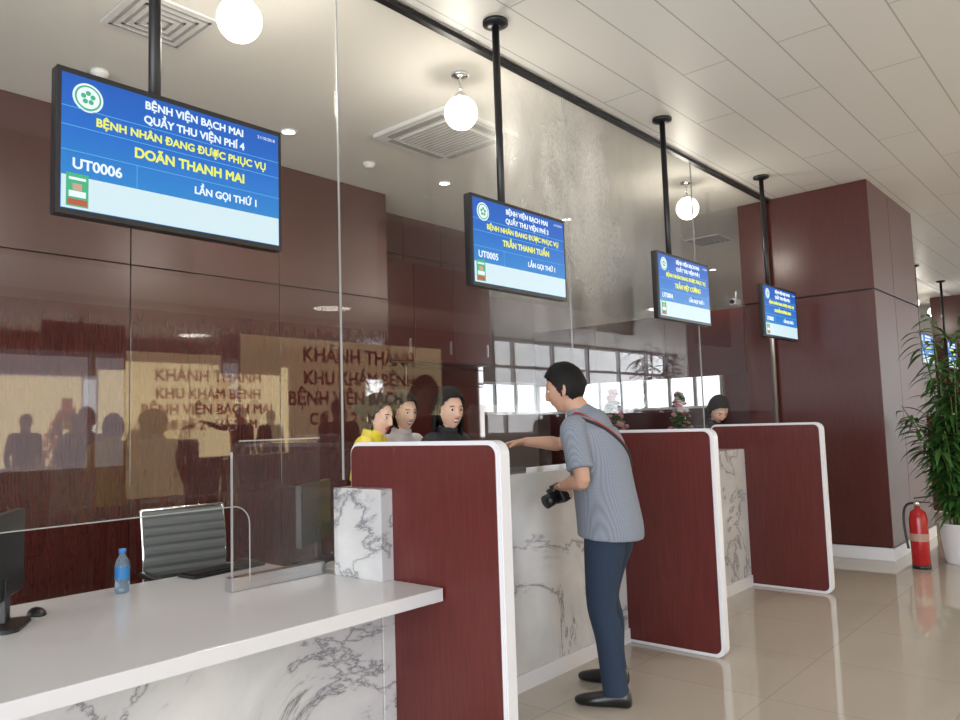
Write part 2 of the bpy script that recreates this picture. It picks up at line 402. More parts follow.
def area(name,loc,rot,sx,sy,en,col=(.93,.96,1)):
    a=bpy.data.lights.new(name,'AREA'); a.shape='RECTANGLE'; a.size=sx; a.size_y=sy; a.energy=en; a.color=col
    o=bpy.data.objects.new(name,a); COL.objects.link(o); o.location=loc; o.rotation_euler=rot
area('daylight_side',(7.6,20.8,2.35),(0,math.radians(90),0),2.8,10.4,900)
area('daylight_side_near',(7.6,2.5,1.85),(0,math.radians(90),0),1.9,16.5,290)
area('daylight_rear',(2,-5.9,1.9),(math.radians(90),0,0),9,3.2,680,(.95,.97,1))
W=bpy.data.worlds.new('world'); S.world=W; W.use_nodes=True; W.node_tree.nodes['Background'].inputs[0].default_value=(.85,.92,1,1); W.node_tree.nodes['Background'].inputs[1].default_value=1.1

# ------------------------------------------------------------------ glass partition
g=empty('glass_partition',(GX,0,0))
def rc(cx,cz,r,a0,a1,n=6):
    return [(cx+r*math.cos(math.radians(a0+(a1-a0)*i/n)), cz+r*math.sin(math.radians(a0+(a1-a0)*i/n))) for i in range(n+1)]
arc=rc(1.80,1.05,.08,90,0)
pts=[(-5.9,CZ-.012),(-5.9,1.13)]+arc+[(1.88,.80),(2.355,.80),(2.355,1.2),(2.385,1.2),(2.385,CZ-.012)]
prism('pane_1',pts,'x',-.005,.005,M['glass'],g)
curve('pane_edge',[(0,-5.9,1.13),(0,0,1.13),(0,1.0,1.13)]+[(0,a_,b_) for a_,b_ in arc]+[(0,1.88,.95),(0,1.88,.80)],.0026,M['seam'],g)
ys=[2.40,4.43,6.46,8.26]
for i in range(3):
    y0,y1=ys[i]+.003,ys[i+1]-.003
    pts=[(y0,CZ-.012),(y0,1.20),(y0+.18,1.20)]+rc(y0+.26,1.42,.08,180,90)+rc(y1-.26,1.42,.08,90,0)+[(y1-.18,1.20),(y1,1.20),(y1,CZ-.012)]
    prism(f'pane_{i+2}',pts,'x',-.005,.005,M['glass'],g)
for i,y in enumerate(ys[:3]): box(f'seam_{i}',-.0055,.0055,y-.0028,y+.0028,1.2,CZ-.012,M['seam'],g)
rod('steel_post',(GX,COLY-.06,1.17),(GX,COLY-.06,CZ),.022,M['steel'])
gs=empty('glass_screen',(-3.11,2.10,.75))
prism('pane',rrect(-.24,.24,.05,.66,.05,corners=(0,1,0,0)),'x',-.005,.005,M['glass2'],gs)
box('pane_edge',-.006,.006,-.20,.24,.655,.661,M['seam'],gs)
box('pane_edge_side',-.006,.006,-.243,-.238,.06,.61,M['seam'],gs)
box('steel_shoe',-.03,.03,-.26,.245,.001,.06,M['steel'],gs,.003)
gs=empty('glass_screen.001',(-3.16,3.9,1.17))
prism('pane',rrect(-.4,.45,-.3,.40,.05,corners=(0,1,0,0)),'x',-.005,.005,M['glass2'],gs)

# ------------------------------------------------------------------ counters
lc=empty('reception_desk',(0,0,0))
box('desk_top',-3.68,-2.36,-4,2.355,.695,.75,M['white'],lc,.004)
box('desk_top_end',-2.68,-2.36,2.35,2.42,.695,.75,M['white'],lc,.002)
box('marble_front',-2.74,-2.69,-4,2.355,.0,.695,M['marble'],lc)
box('kick_plate',-2.69,-2.68,-4,2.355,.0,.08,M['wtrim'],lc)
def counter(name,y0,y1):
    hc=empty(name,(0,0,0))
    box('marble_body',-3.03,-2.685,y0,y1,0,1.165,M['marble'],hc,.004)
    box('kick_plate',-2.685,-2.673,y0+.1,y1,0,.09,M['wtrim'],hc)
    box('staff_worktop',-3.34,-3.03,y0+.08,y1,.71,.75,M['white'],hc,.003)
    return hc
counter('service_counter',2.36,COLY-.02)
counter('service_counter.001',12.2,18.2)
def wing(y,n):
    e=empty('counter_divider_panel' if n==0 else f'counter_divider_panel.{n:03d}',(-2.54,y,0))
    P=rrect(-.45,.51,.0,1.38,.06)
    prism('white_core',P,'y',-.035,.035,M['wtrim'],e,.006)
    P2=rrect(-.438,.487,.022,1.362,.045)
    prism('red_face_1',P2,'y',-.0385,-.0345,M['red'],e); prism('red_face_2',P2,'y',.0345,.0385,M['red'],e)
for n,y in enumerate((2.47,4.52,6.58,12.6,14.6,16.6)): wing(y,n)

# ------------------------------------------------------------------ hanging screens
def tv(n,y,lines,code,x=-2.63,z=2.43):
    e=empty('hanging_display_screen' if n==0 else f'hanging_display_screen.{n:03d}',(x,y,z))
    w,h=.865,.50
    box('housing',-.045,.0,-w/2,w/2,-h/2,h/2,M['black'],e,.006)
    box('bezel',-.002,.006,-w/2,w/2,-h/2,h/2,M['black'],e,.003)
    sw,sh=w-.03,h-.04; bz=.006
    box('screen_blue',.004,.0065,-sw/2,sw/2,-sh/2+.0,sh/2,M['sblue'],e)
    v=lambda t: sh/2-t*sh
    u=lambda t: -sw/2+t*sw
    box('screen_strip',.0066,.0072,-sw/2+.002,sw/2-.002,v(1)+.002,v(.755),M['swhite'],e)
    for i,t in enumerate((.245,.385,.57)): box(f'line_{i}',.0066,.0072,-sw/2,sw/2,v(t)-.0012,v(t)+.0012,M['sline'],e)
    box('line_v',.0066,.0072,u(.30),u(.30)+.002,v(.755),v(.57),M['sline'],e)
    X=.0085; B=.0014
    text('title_1','BỆNH VIỆN BẠCH MAI',.043,(X,u(.57),v(.075)),M['stw'],e,width=.39,bold=B)
    text('title_2',lines[0],.040,(X,u(.57),v(.19)),M['stw'],e,width=.40,bold=B)
    text('title_3','BỆNH NHÂN ĐANG ĐƯỢC PHỤC VỤ',.042,(X,u(.53),v(.32)),M['sty'],e,width=.66,bold=B)
    text('patient_name',lines[1],.055,(X,u(.55),v(.475)),M['sty'],e,width=.43,bold=B*1.3)
    text('ticket',code,.045,(X,u(.14),v(.665)),M['stw'],e,width=.16,bold=B)
    text('call','LẦN GỌI THỨ 1',.042,(X,u(.72),v(.665)),M['stw'],e,width=.26,bold=B)
    text('date','21/10/2018',.018,(X,u(.93),v(.06)),M['stw'],e)
    lo=lathe('logo_disc',[(0,0),(.05,0),(.05,.0006),(0,.0006)],M['stw'],e,(.0066,u(.10),v(.15)),smooth=False); lo.rotation_euler=(0,math.pi/2,0)
    lo=lathe('logo_ring',[(0,0),(.043,0),(.043,.0012),(0,.0012)],M['sgreen'],e,(.0066,u(.10),v(.15)),smooth=False); lo.rotation_euler=(0,math.pi/2,0)
    lo=lathe('logo_core',[(0,0),(.037,0),(.037,.0018),(0,.0018)],M['stw'],e,(.0066,u(.10),v(.15)),smooth=False); lo.rotation_euler=(0,math.pi/2,0)
    for q in range(5):
        a_=math.pi/2+q*2*math.pi/5
        lo=lathe(f'logo_petal_{q}',[(0,0),(.0085,0),(.0085,.0024),(0,.0024)],M['sgreen'],e,(.0066,u(.10)+.016*math.cos(a_),v(.15)+.016*math.sin(a_)),smooth=False,seg=12); lo.rotation_euler=(0,math.pi/2,0)
    box('leaflet',.0074,.0082,u(.02),u(.105),v(.98),v(.735),M['sgreen'],e); box('leaflet_title',.0083,.0086,u(.03),u(.095),v(.785),v(.765),M['stw'],e)
    box('leaflet_photo',.0083,.0086,u(.045),u(.08),v(.86),v(.81),M['sskin'],e); box('leaflet_photo_b',.0083,.0086,u(.03),u(.095),v(.91),v(.865),M['stw'],e); box('leaflet_low',.0083,.0086,u(.025),u(.10),v(.97),v(.925),M['sred'],e)
    box('mount_plate',-.06,-.045,-.2,.1,-.12,.15,M['blackm'],e,.003)
    rod('pole',(-.085,-.06,-.1),(-.085,-.06,CZ-z-.001),.022,M['blackm'],e,16)
    lathe('ceiling_flange',[(0,0),(.075,0),(.075,-.02),(.03,-.035),(0,-.035)],M['blackm'],e,(-.085,-.06,CZ-z))
    box('clamp',-.10,-.055,-.10,-.02,.02,.08,M['blackm'],e,.003)
T=[('QUẦY THU VIỆN PHÍ 4','DOÃN THANH MAI','UT0006'),('QUẦY THU VIỆN PHÍ 3','TRẦN THANH TUẤN','UT0005'),('QUẦY THU VIỆN PHÍ 2','TRẦN VIỆT CƯỜNG','UT0004'),('QUẦY THU VIỆN PHÍ 1','NGUYỄN PHƯƠNG ANH','UT0003')]
for i,t in enumerate(T): tv(i,1.37+2.04*i,t[:2],t[2])
tv(4,14.0,T[1][:2],'UT0002'); tv(5,16.1,T[2][:2],'UT0001')
tv(6,-.67,T[0][:2],'UT0007')

# ------------------------------------------------------------------ ceiling fittings
def globe(n,x,y):
    e=empty('pendant_globe_lamp' if n==0 else f'pendant_globe_lamp.{n:03d}',(x,y,CZ))
    lathe('canopy',[(0,0),(.06,0),(.06,-.018),(.012,-.03),(0,-.03)],M['chrome'],e)
    rod('stem',(0,0,-.15),(0,0,-.02),.008,M['chrome'],e)
    lathe('cap',[(0,.0),(.035,0),(.045,-.03),(0,-.03)],M['chrome'],e,(0,0,-.14))
    r=.112
    lathe('globe',[(r*math.sin(math.pi*i/16),r*math.cos(math.pi*i/16)) for i in range(17)],M['globe'],e,(0,0,-.27))
    l=bpy.data.lights.new('bulb','POINT'); l.energy=17; l.color=(1,.92,.80); l.shadow_soft_size=.1
    lo=bpy.data.objects.new('bulb',l); link(lo,e); lo.location=(0,0,-.50)
for n,y in enumerate((2.04,3.70,7.04,16.7,18.6)):
    globe(n,-3.32,y)
def downlight(n,x,y,r=.05,mt='dl',en=48):
    e=empty('recessed_downlight' if n==0 else f'recessed_downlight.{n:03d}',(x,y,CZ))
    lathe('trim_ring',[(r,-.001),(r*1.35,-.001),(r*1.35,-.008),(r,-.008)],M['wplas'],e)
    lathe('lens',[(0,-.004),(r,-.004)],M[mt],e,smooth=False)
    l=bpy.data.lights.new('lamp','SPOT'); l.energy=en; l.spot_size=2.4; l.spot_blend=.8; l.color=(1,.96,.90); l.shadow_soft_size=.06
    lo=bpy.data.objects.new('lamp',l); link(lo,e); lo.location=(0,0,-.03)
for n,(x,y) in enumerate([(-4.95,3.47),(-5.0,5.3),(-5.1,11.6),(-4.6,-.6),(-4.95,7.3),(-.6,5.5),(-.6,9.0),(2.5,5.5),(-1.2,11.5)]): downlight(n,x,y)
downlight(9,5.9,9.3,.36,'ring',80); downlight(10,1.7,14.9,.36,'ring',80); downlight(11,2.5,1.5,.3,'ring',80)
e=empty('ceiling_cassette_air_conditioner',(-4.12,4.4,CZ))
prism('frame',rrect(-.43,.43,-.43,.43,.04),'z',-.035,-.001,M['wplas'],e,.008)
box('intake_grille',-.27,.27,-.27,.27,-.042,-.034,M['wplas'],e,.004)
for i in range(12): box(f'grille_slot_{i}',-.25,.25,-.25+i*.043,-.25+i*.043+.012,-.0445,-.0415,M['grille'],e)
for i,(x0,x1,y0,y1) in enumerate([(-.30,.30,.31,.37),(-.30,.30,-.37,-.31),(.31,.37,-.30,.30),(-.37,-.31,-.30,.30)]): box(f'air_outlet_{i}',x0,x1,y0,y1,-.040,-.034,M['grille'],e)
def vent(n,x,y,s=.24):
    e=empty('ceiling_air_vent' if n==0 else f'ceiling_air_vent.{n:03d}',(x,y,CZ))
    prism('frame',rrect(-s,s,-s,s,.01),'z',-.012,-.001,M['wplas'],e,.002)
    for i in range(4):
        t=s*.85-i*s*.21
        for j,(x0,x1,y0,y1) in enumerate([(-t,t,t-.018,t),(-t,t,-t,-t+.018),(t-.018,t,-t,t),(-t,-t+.018,-t,t)]): box(f'louvre_{i}_{j}',x0,x1,y0,y1,-.016,-.011,M['grille'],e)
vent(0,-4.08,2.0); vent(1,-4.25,9.6)
for n,(x,y) in enumerate([(-4.94,2.02),(-5.07,4.4)]):
    lathe('smoke_detector' if n==0 else f'smoke_detector.{n:03d}',[(0,0),(.055,0),(.055,-.02),(.035,-.045),(0,-.05)],M['wplas'],None,(x,y,CZ-.0005))
e=empty('security_camera',(-2.95,7.2,2.55)); 
box('body',-.03,.03,-.08,.06,-.03,.03,M['wplas'],e,.01); rod('lens',(0,-.1,0),(0,-.08,0),.022,M['black'],e); rod('bracket',(0,0,.03),(0,.02,.11),.008,M['wplas'],e)

# ------------------------------------------------------------------ office chair
def office_chair(n,x,y,rz):
    e=empty('office_chair' if n==0 else f'office_chair.{n:03d}',(x,y,0),rz)
    for i in range(5):
        a=2*math.pi*i/5; p=(math.cos(a)*.29,math.sin(a)*.29)
        rod(f'base_leg_{i}',(0,0,.11),(p[0],p[1],.075),.018,M['chrome'],e)
        w=lathe(f'castor_{i}',[(0,-.012),(.03,-.012),(.03,.012),(0,.012)],M['black'],e,(p[0],p[1],.03),16); w.rotation_euler=(math.pi/2,0,a)
        rod(f'castor_stem_{i}',(p[0],p[1],.04),(p[0],p[1],.08),.008,M['black'],e)
    rod('gas_lift',(0,0,.1),(0,0,.43),.025,M['chrome'],e)
    bm=bmesh.new(); tube(bm,[(-.24,0,.47,.22,.02),(-.1,0,.46,.24,.03),(.12,0,.46,.24,.035),(.25,0,.45,.21,.025)],sub=4)
    from_bm('seat',bm,M['mesh'],e,True)
    prof=[(-.24,.50),(-.265,.58),(-.27,.70),(-.275,.82),(-.29,.92),(-.32,1.01)]
    pr=catmull(prof,6)
    F=[];B=[]
    for k,(px,pz) in enumerate(pr):
        off=.010*abs(math.sin(k*math.pi/3)); F.append((px+off+.006,pz)); B.append((px-off-.006,pz))
    prism('ribbed_back',F+B[::-1],'y',-.23,.23,M['mesh2'],e,0)
    for s in (-1,1):
        curve(f'back_rail_{s}',[(-.235,s*.235,.49),(-.27,s*.235,.62),(-.275,s*.235,.82),(-.325,s*.235,1.02)],.010,M['chrome'],e)
        curve(f'arm_{s}',[(.12,s*.25,.45),(.17,s*.28,.50),(.17,s*.28,.66),(.05,s*.28,.685),(-.2,s*.27,.68),(-.27,s*.24,.66)],.012,M['chrome'],e)
        box(f'arm_pad_{s}',-.15,.14,s*.28-.025,s*.28+.025,.685,.71,M['black'],e,.008)
    rod('back_top_rail',(-.325,-.235,1.02),(-.325,.235,1.02),.010,M['chrome'],e)
office_chair(0,-4.0,2.22,math.radians(-8)); 
office_chair(1,-4.5,5.6,0.2)

# ------------------------------------------------------------------ desk items
def bottle():
    e=empty('water_bottle',(-3.52,1.56,.75))
    m=mat('bottle_plastic',(.55,.75,.9),.08); b=m.node_tree.nodes['Principled BSDF']; b.inputs['Transmission Weight'].default_value=.8; b.inputs['IOR'].default_value=1.2
    lathe('body',[(0,0),(.026,0),(.031,.006),(.031,.05),(.028,.055),(.031,.06),(.031,.12),(.028,.14),(.014,.165),(.013,.178)],m,e)
    lathe('label',[(.0318,.065),(.0318,.115)],mat('blue_label',(.03,.22,.55),.4),e)
    lathe('cap',[(0,.194),(.015,.194),(.0155,.176),(0,.176)],mat('blue_cap',(.05,.25,.7),.4),e)
bottle()
def monitor(n,x,y,z,rz):
    e=empty('desktop_monitor' if n==0 else f'desktop_monitor.{n:03d}',(x,y,z),rz)
    box('screen_shell',-.02,.02,-.255,.255,.10,.42,M['black'],e,.008)
    box('display',-.0225,-.02,-.24,.24,.12,.405,mat('dark_display',(.01,.012,.014),.15),e)
    box('neck',.01,.03,-.03,.03,.02,.18,M['black'],e,.004)
    prism('foot',rrect(-.09,.09,-.12,.12,.05),'z',.0,.014,M['black'],e,.003)
monitor(0,-3.28,1.0,.75,math.radians(58)); monitor(1,-3.43,2.54,.75,math.radians(36)); monitor(2,-3.2,5.2,.75,math.radians(5))
def keyboard(n,x,y,z,rz):
    e=empty('keyboard' if n==0 else f'keyboard.{n:03d}',(x,y,z),rz)
    box('case',-.07,.07,-.21,.21,0,.016,M['black'],e,.004)
    for r in range(5): box(f'key_row_{r}',-.06+r*.024,-.042+r*.024,-.2,.2,.016,.022,M['blackm'],e,.002)
keyboard(0,-3.60,2.1,.75,.1)
bm=bmesh.new(); ball(bm,(0,0,.0),(.055,.032,.03))
for v in bm.verts: v.co.z=max(v.co.z,0)
from_bm('computer_mouse',bm,M['black'],None,True,(-3.40,1.17,.75))
tt=empty('document_tray',(-2.85,3.35,1.165))
box('tray_base',-.12,.12,-.16,.16,0,.008,mat('tray_brown',(.22,.15,.10),.5),tt,.003)
for i,(x0,x1,y0,y1) in enumerate([(-.12,.12,-.16,-.15),(-.12,.12,.15,.16),(-.12,-.11,-.16,.16),(.11,.12,-.16,.16)]): box(f'tray_side_{i}',x0,x1,y0,y1,.008,.035,M['mesh'],tt)

# ------------------------------------------------------------------ people
def hand_mesh(curl, spread=.0, thumb=.3):
    bm=bmesh.new()
    tube(bm,[(-.02,0,0,.026,.020),(.0,0,0,.027,.019),(.03,0,0,.036,.017),(.07,0,0,.043,.015),(.093,0,0,.041,.011)],sub=3,seg=16)
    for i,(yy,L) in enumerate(zip((-.031,-.0105,.0105,.031),(.056,.071,.077,.068))):
        p=Vector((.080,yy,0)); ang=-curl*.3; P=[(p.x,p.y,p.z,.0092,.009)]
        r=.0088
        for k,seg in enumerate((.018,L*.45,L*.3,L*.25)):
            if k>0: ang-=curl*(.55+.15*k)
            sp=spread*(i-1.5)
            p=p+Vector((math.cos(ang)*seg, math.sin(sp)*seg, math.sin(ang)*seg)); r*=.95
            P.append((p.x,p.y,p.z,r,r))
        tube(bm,P,sub=3,seg=10)
    P=[(.012,.018,-.004,.014,.013),(.035,.040,-.010,.012,.012),(.060,.055,-.016-.02*thumb,.0100,.0100),(.082,.060-.01*thumb,-.022-.04*thumb,.0088,.008)]
    tube(bm,P,sub=3,seg=10)
    return bm
def add_hand(name, wrist, d, palm, curl, left, m, parent, sc=1.0, voxel=.003, thumb=.3):
    d=Vector(d).normalized(); z=-Vector(palm); z=(z-d*z.dot(d)).normalized(); y=z.cross(d)
    if left: y=-y
    mt=Matrix(((d.x,y.x,z.x,wrist[0]),(d.y,y.y,z.y,wrist[1]),(d.z,y.z,z.z,wrist[2]),(0,0,0,1)))@Matrix.Scale(sc,4)
    return fuse(name,hand_mesh(curl,.08,thumb),m,parent,voxel,2,mt)
def head_pt(u, hv=0):
    x,y,z=u
    px,py,pz=x*.096,y*.075,z*.118
    if z<0:
        t=-z; py*=1-.30*t**1.5
        if x<0: px*=1-.45*t
        else: px*=1-.06*t
    else:
        if x<0: px*=1.06
    if x>0:
        px=px*(1-.06*max(0,1-abs(y)*1.2))
        g=lambda a,w: math.exp(-(a/w)**2)
        prof=0
        if -.040<pz<.012: prof=(.012-pz)/.045
        elif pz<=-.040: prof=max(0,1.15*(1-(-.040-pz)/.010))
        px+=.021*min(prof,1.1)*g(py,.0105+.004*min(1,prof))
        px+=.005*g(py,.010)*g(pz,.02)
        for s in (-1,1): px-=.0095*g(py-s*.031,.015)*g(pz-.001,.012)
        px+=.0035*g(pz-.020,.008)*g(py,.05)
        px+=.0065*g(py,.021)*g(pz+.057,.0045)+.007*g(py,.018)*g(pz+.067,.005)
        px-=.002*g(py,.024)*g(pz+.062,.0025)
        px+=.008*g(py,.025)*g(pz+.098,.014)
        for s in (-1,1): px+=.004*g(py-s*.040,.018)*g(pz+.028,.02)
    return Vector((px,py,pz))
def sph(nu,nv):
    for j in range(nv+1):
        th=math.pi*j/nv
        yield [ (math.sin(th)*math.cos(2*math.pi*i/nu), math.sin(th)*math.sin(2*math.pi*i/nu), math.cos(th)) for i in range(nu)]
def add_head(parent, c, yaw, pitch, skin, hair='short', nu=120, nv=100, smile=False, roll=0, sc=1.0):
    h=bpy.data.objects.new('head',None); h.empty_display_size=.05; link(h,parent); h.location=c; h.rotation_euler=Euler((roll,pitch,yaw),'XYZ'); h.scale=(sc,sc,sc)
    bm=bmesh.new(); rows=[[bm.verts.new(head_pt(u)) for u in r] for r in sph(nu,nv)]
    for a,b in zip(rows,rows[1:]):
        for i in range(nu):
            j=(i+1)%nu; f_=bm.faces.new((a[i],b[i],b[j],a[j]))
            cc=f_.calc_center_median()
            if cc.x>.06 and abs(cc.y)<.024*(1-abs(cc.z+.062)/.022) and -.0745<cc.z<-.0505:
                f_.material_index=1
                if smile and abs(cc.z+.062)<.0045 and abs(cc.y)<.018: f_.material_index=2
    bmesh.ops.remove_doubles(bm,verts=bm.verts,dist=1e-6)
    from_bm('face',bm,[skin,M['lips'],M['teeth']],h,True)
    for s in (-1,1):
        bm=bmesh.new(); ball(bm,(0,0,0),(.018,.006,.032)); 
        o=from_bm(f'ear_{"l" if s>0 else "r"}',bm,skin,h,True,(-.004,s*.080,-.008)); o.rotation_euler=(0,math.radians(-10),s*math.radians(-25))
        bm=bmesh.new(); ball(bm,(0,0,0),(.0105,.0145,.0080)); from_bm('eye_l' if s>0 else 'eye_r',bm,M['eye'],h,True,(.0738,s*.031,.001))
        bm=bmesh.new(); ball(bm,(0,0,0),(.004,.0068,.0068)); from_bm('iris_l' if s>0 else 'iris_r',bm,M['iris'],h,True,(.0822,s*.031,.001))
        curve('brow_l' if s>0 else 'brow_r',[(.088,s*.013,.020),(.089,s*.030,.025),(.080,s*.046,.020)],.0026,M['hair'],h)
    bm=bmesh.new()
    mu,mv=90,70
    rows=list(sph(mu,mv)); V=[]
    for j,r in enumerate(rows):
        rr=[]
        for i,u in enumerate(r):
            p=head_pt((u[0],u[1],u[2])) if u[0]<.2 else Vector((u[0]*.094,u[1]*.075*(1 if u[2]>0 else 1-.3*(-u[2])**1.5),u[2]*.118))
            th=.012+.012*max(0,u[2])+.002*math.sin(i*2.1+j*.3)+(.004 if hair!='short' else 0)
            rr.append(bm.verts.new(p*(1+th/ max(.05,p.length))))
        V.append(rr)
    def keepf(u):
        x,y,z=u
        if x>.75: hl=.56
        elif x>.35: hl=.56-(.75-x)/.4*.36
        elif x>.05: hl=.20-(.35-x)/.3*.50
        elif x>-.2: hl=.02-(.05-x)/.25*.3
        else: hl=-.28-min(1,(-.2-x)/.5)*.35
        if hair!='short' and x<=.10: hl=-.75
        return z>hl
    for j in range(mv):
        for i in range(mu):
            k=(i+1)%mu
            u=[(rows[j][i][q]+rows[j+1][k][q])/2 for q in range(3)]
            if keepf(u): bm.faces.new((V[j][i],V[j+1][i],V[j+1][k],V[j][k]))
    bmesh.ops.delete(bm,geom=[v for v in bm.verts if not v.link_faces],context='VERTS')
    bmesh.ops.remove_doubles(bm,verts=bm.verts,dist=1e-6)
    o=from_bm('hair',bm,M['hair'],h,True); s_=o.modifiers.new('t','SOLIDIFY'); s_.thickness=.014; s_.offset=-1
    if hair=='long':
        bm=bmesh.new(); nA,nZ=28,14; G=[]
        for j in range(nZ+1):
            t=j/nZ; z=.04-.30*t; row=[]
            for i in range(nA+1):
                a=math.radians(92+176*i/nA); rx=.105+.0*t; ry=.088+.022*math.sin(math.pi*min(1,t*1.2))
                wob=.003*math.sin(i*1.7+j*.6)
                row.append(bm.verts.new((math.cos(a)*(rx+wob)-.012*t,math.sin(a)*(ry+wob),z)))
            G.append(row)
        for a,b in zip(G,G[1:]):
            for i in range(nA): bm.faces.new((a[i],a[i+1],b[i+1],b[i]))
        o=from_bm('hair_length',bm,M['hair'],h,True); s_=o.modifiers.new('t','SOLIDIFY'); s_.thickness=.02; s_.offset=-1
    if hair=='bun':
        bm=bmesh.new(); ball(bm,(-.115,0,.045),(.045,.045,.042)); from_bm('hair_bun',bm,M['hair'],h,True)
    return h
def person(name, loc, yaw, P, top, bottom, skin, hair='short', female=False, sleeve='short', sc=1.0, det=1, hem=-.10, smile=False, shoe=True, tw=1.0, td=1.0, lw=1.0, hs=1.0):
    root=empty(name,loc,yaw); root.scale=(sc,sc,sc)
    k=.88 if female else 1.0
    V=lambda n: Vector(P[n])
    pe,wa,ch,sh,nk,hd=[V(n) for n in ('pelvis','waist','chest','shoulders','neck','head')]
    vox=.009 if det else .014
    bm=bmesh.new()
    hp=pe+Vector((0,0,hem))
    tube(bm,[(*hp,.185*k*tw,.140*k*td),(*(pe+Vector((0,0,hem*.4))),.18*k*tw,.140*k*td),(*wa,.165*k*tw*(.9 if female else 1),.132*k*td),(*ch,.178*k*tw,.128*k*td),(*(sh+Vector((-.005,0,-.035))),.185*k*tw,.110*k*td),(*(sh+Vector((0,0,.015))),.150*k*tw,.088*k*td),(*(sh.lerp(nk,.5)+Vector((0,0,.012))),.095*k,.078*k),(*nk,.064,.064)],seg=28)
    for s in ('L','R'):
        a,el,wr=V('sh'+s),V('el'+s),V('wr'+s); inn=a.lerp(sh,.35)
        if sleeve=='short':
            e1=a.lerp(el,.80)
            tube(bm,[(*inn,.066*k,.074*k),(*a,.070*k,.070*k),(*a.lerp(el,.4),.068*k,.068*k),(*e1,.070*k,.070*k)],side=(1,0,0))
        else:
            tube(bm,[(*inn,.062*k,.068*k),(*a,.062*k,.062*k),(*a.lerp(el,.5),.054*k,.054*k),(*el,.046*k,.046*k),(*el.lerp(wr,.5),.042*k,.042*k),(*el.lerp(wr,.95),.034*k,.034*k)],side=(1,0,0))
    shirt_o=fuse('shirt',bm,top,root,vox*.85,5)
    bm=bmesh.new(); tube(bm,[(*(nk+Vector((0,0,-.02))),.072,.072),(*(nk+Vector((.004,0,.014))),.067,.067)],seg=20,sub=2); fuse('collar',bm,top,root,.006,1)
    bm=bmesh.new()
    tube(bm,[(*(wa+Vector((0,0,-.03))),.135*k*tw,.105*k*td),(*pe,.155*k*tw,.115*k*td),(*(pe+Vector((0,0,-.09))),.150*k*tw,.108*k*td)],seg=24)
    for s in ('L','R'):
        h_,kn,an=V('hip'+s),V('kn'+s),V('an'+s)
        tube(bm,[(*(h_+Vector((0,0,.04))),.085*lw,.090*lw),(*(h_+Vector((0,0,-.08))),.088*k*lw,.100*k*lw),(*h_.lerp(kn,.55),.080*k*lw,.086*k*lw),(*kn,.064*k*lw,.070*k*lw),(*(kn.lerp(an,.35)+Vector((-.012,0,0))),.062*k*lw,.068*k*lw),(*kn.lerp(an,.75),.055*lw,.060*lw),(*(an+Vector((0,0,-.03))),.055*lw,.062*lw)],seg=20)
    fuse('trousers',bm,bottom,root,vox,4)
    for s in ('L','R'):
        a,el,wr=V('sh'+s),V('el'+s),V('wr'+s)
        bm=bmesh.new()
        tube(bm,[(*a,.046*k,.046*k),(*a.lerp(el,.5),.044*k,.044*k),(*el,.041*k,.041*k),(*el.lerp(wr,.3),.042*k,.042*k),(*el.lerp(wr,.75),.031*k,.031*k),(*wr,.026*k,.026*k)],side=(1,0,0))
        fuse(f'arm_{s.lower()}',bm,skin,root,.006,3)
        hh=P['hand'+s]
        add_hand(f'hand_{s.lower()}',wr,hh[0],hh[1],hh[2],s=='L',skin,root,.95*k+.05,.003 if det else .0045)
    bm=bmesh.new(); hb=hd+Vector((-.02,0,-.05))
    tube(bm,[(*(nk+Vector((-.005,0,-.06))),.06,.06),(*nk,.062*k,.062*k),(*hb,.062*k,.064*k)],seg=20); fuse('neck',bm,skin,root,.007,2)
    add_head(root,hd,P.get('hyaw',0),P.get('hpitch',0),skin,hair,*( (120,100) if det else (48,40)),smile=smile,sc=hs)
    if shoe:
        for s in ('L','R'):
            an=V('an'+s); fy=P.get('fy'+s,0)
            def post(me):
                for v in me.vertices: v.co.z=max(v.co.z,.0)
            bm=bmesh.new()
            tube(bm,[(-.075,0,.045,.020,.030),(-.06,0,.045,.034,.048),(-.01,0,.05,.037,.055),(.06,0,.036,.042,.042),(.13,0,.028,.048,.033),(.19,0,.022,.036,.024),(.215,0,.020,.015,.014)],seg=20)
            mt=Matrix.Translation((an.x,an.y,0))@Matrix.Rotation(fy,4,'Z')
            fuse(f'shoe_{s.lower()}',bm,M['leather'],root,.005,2,mt,post=post)
            bm=bmesh.new(); tube(bm,[(*(an+Vector((0,0,.05))),.034,.036),(*(an+Vector((-.01,0,-.04))),.034,.038)],seg=14); from_bm(f'sock_{s.lower()}',bm,M['dark'],root,True)
    return root, shirt_o

man=dict(pelvis=(-.01,0,.93),waist=(.015,0,1.08),chest=(.045,0,1.27),shoulders=(.085,0,1.42),neck=(.135,0,1.505),head=(.215,.0,1.628),
 shL=(.11,.205,1.405),elL=(.05,.27,1.15),wrL=(.195,.165,1.11),handL=((.35,-.85,-.25),(.2,.1,-1),.55),
 shR=(.13,-.20,1.405),elR=(.34,-.26,1.32),wrR=(.53,-.15,1.34),handR=((.85,.25,-.15),(.1,.3,-.9),.30),
 hipL=(0,.09,.88),knL=(.02,.125,.49),anL=(-.045,.15,.085),fyL=.1,
 hipR=(0,-.09,.88),knR=(.075,-.14,.49),anR=(.05,-.185,.085),fyR=-.05,hyaw=.15,hpitch=.14)
YAW=math.atan2(-.28,-.96)
mo,sh_o=person('man',(-2.24,3.58,0),YAW,man,M['shirt'],M['jeans'],M['skin'],'short',tw=1.10,td=1.25,lw=1.10,hs=1.10)
bv=BVHTree.FromPolygons([v.co for v in sh_o.data.vertices],[p.vertices for p in sh_o.data.polygons])
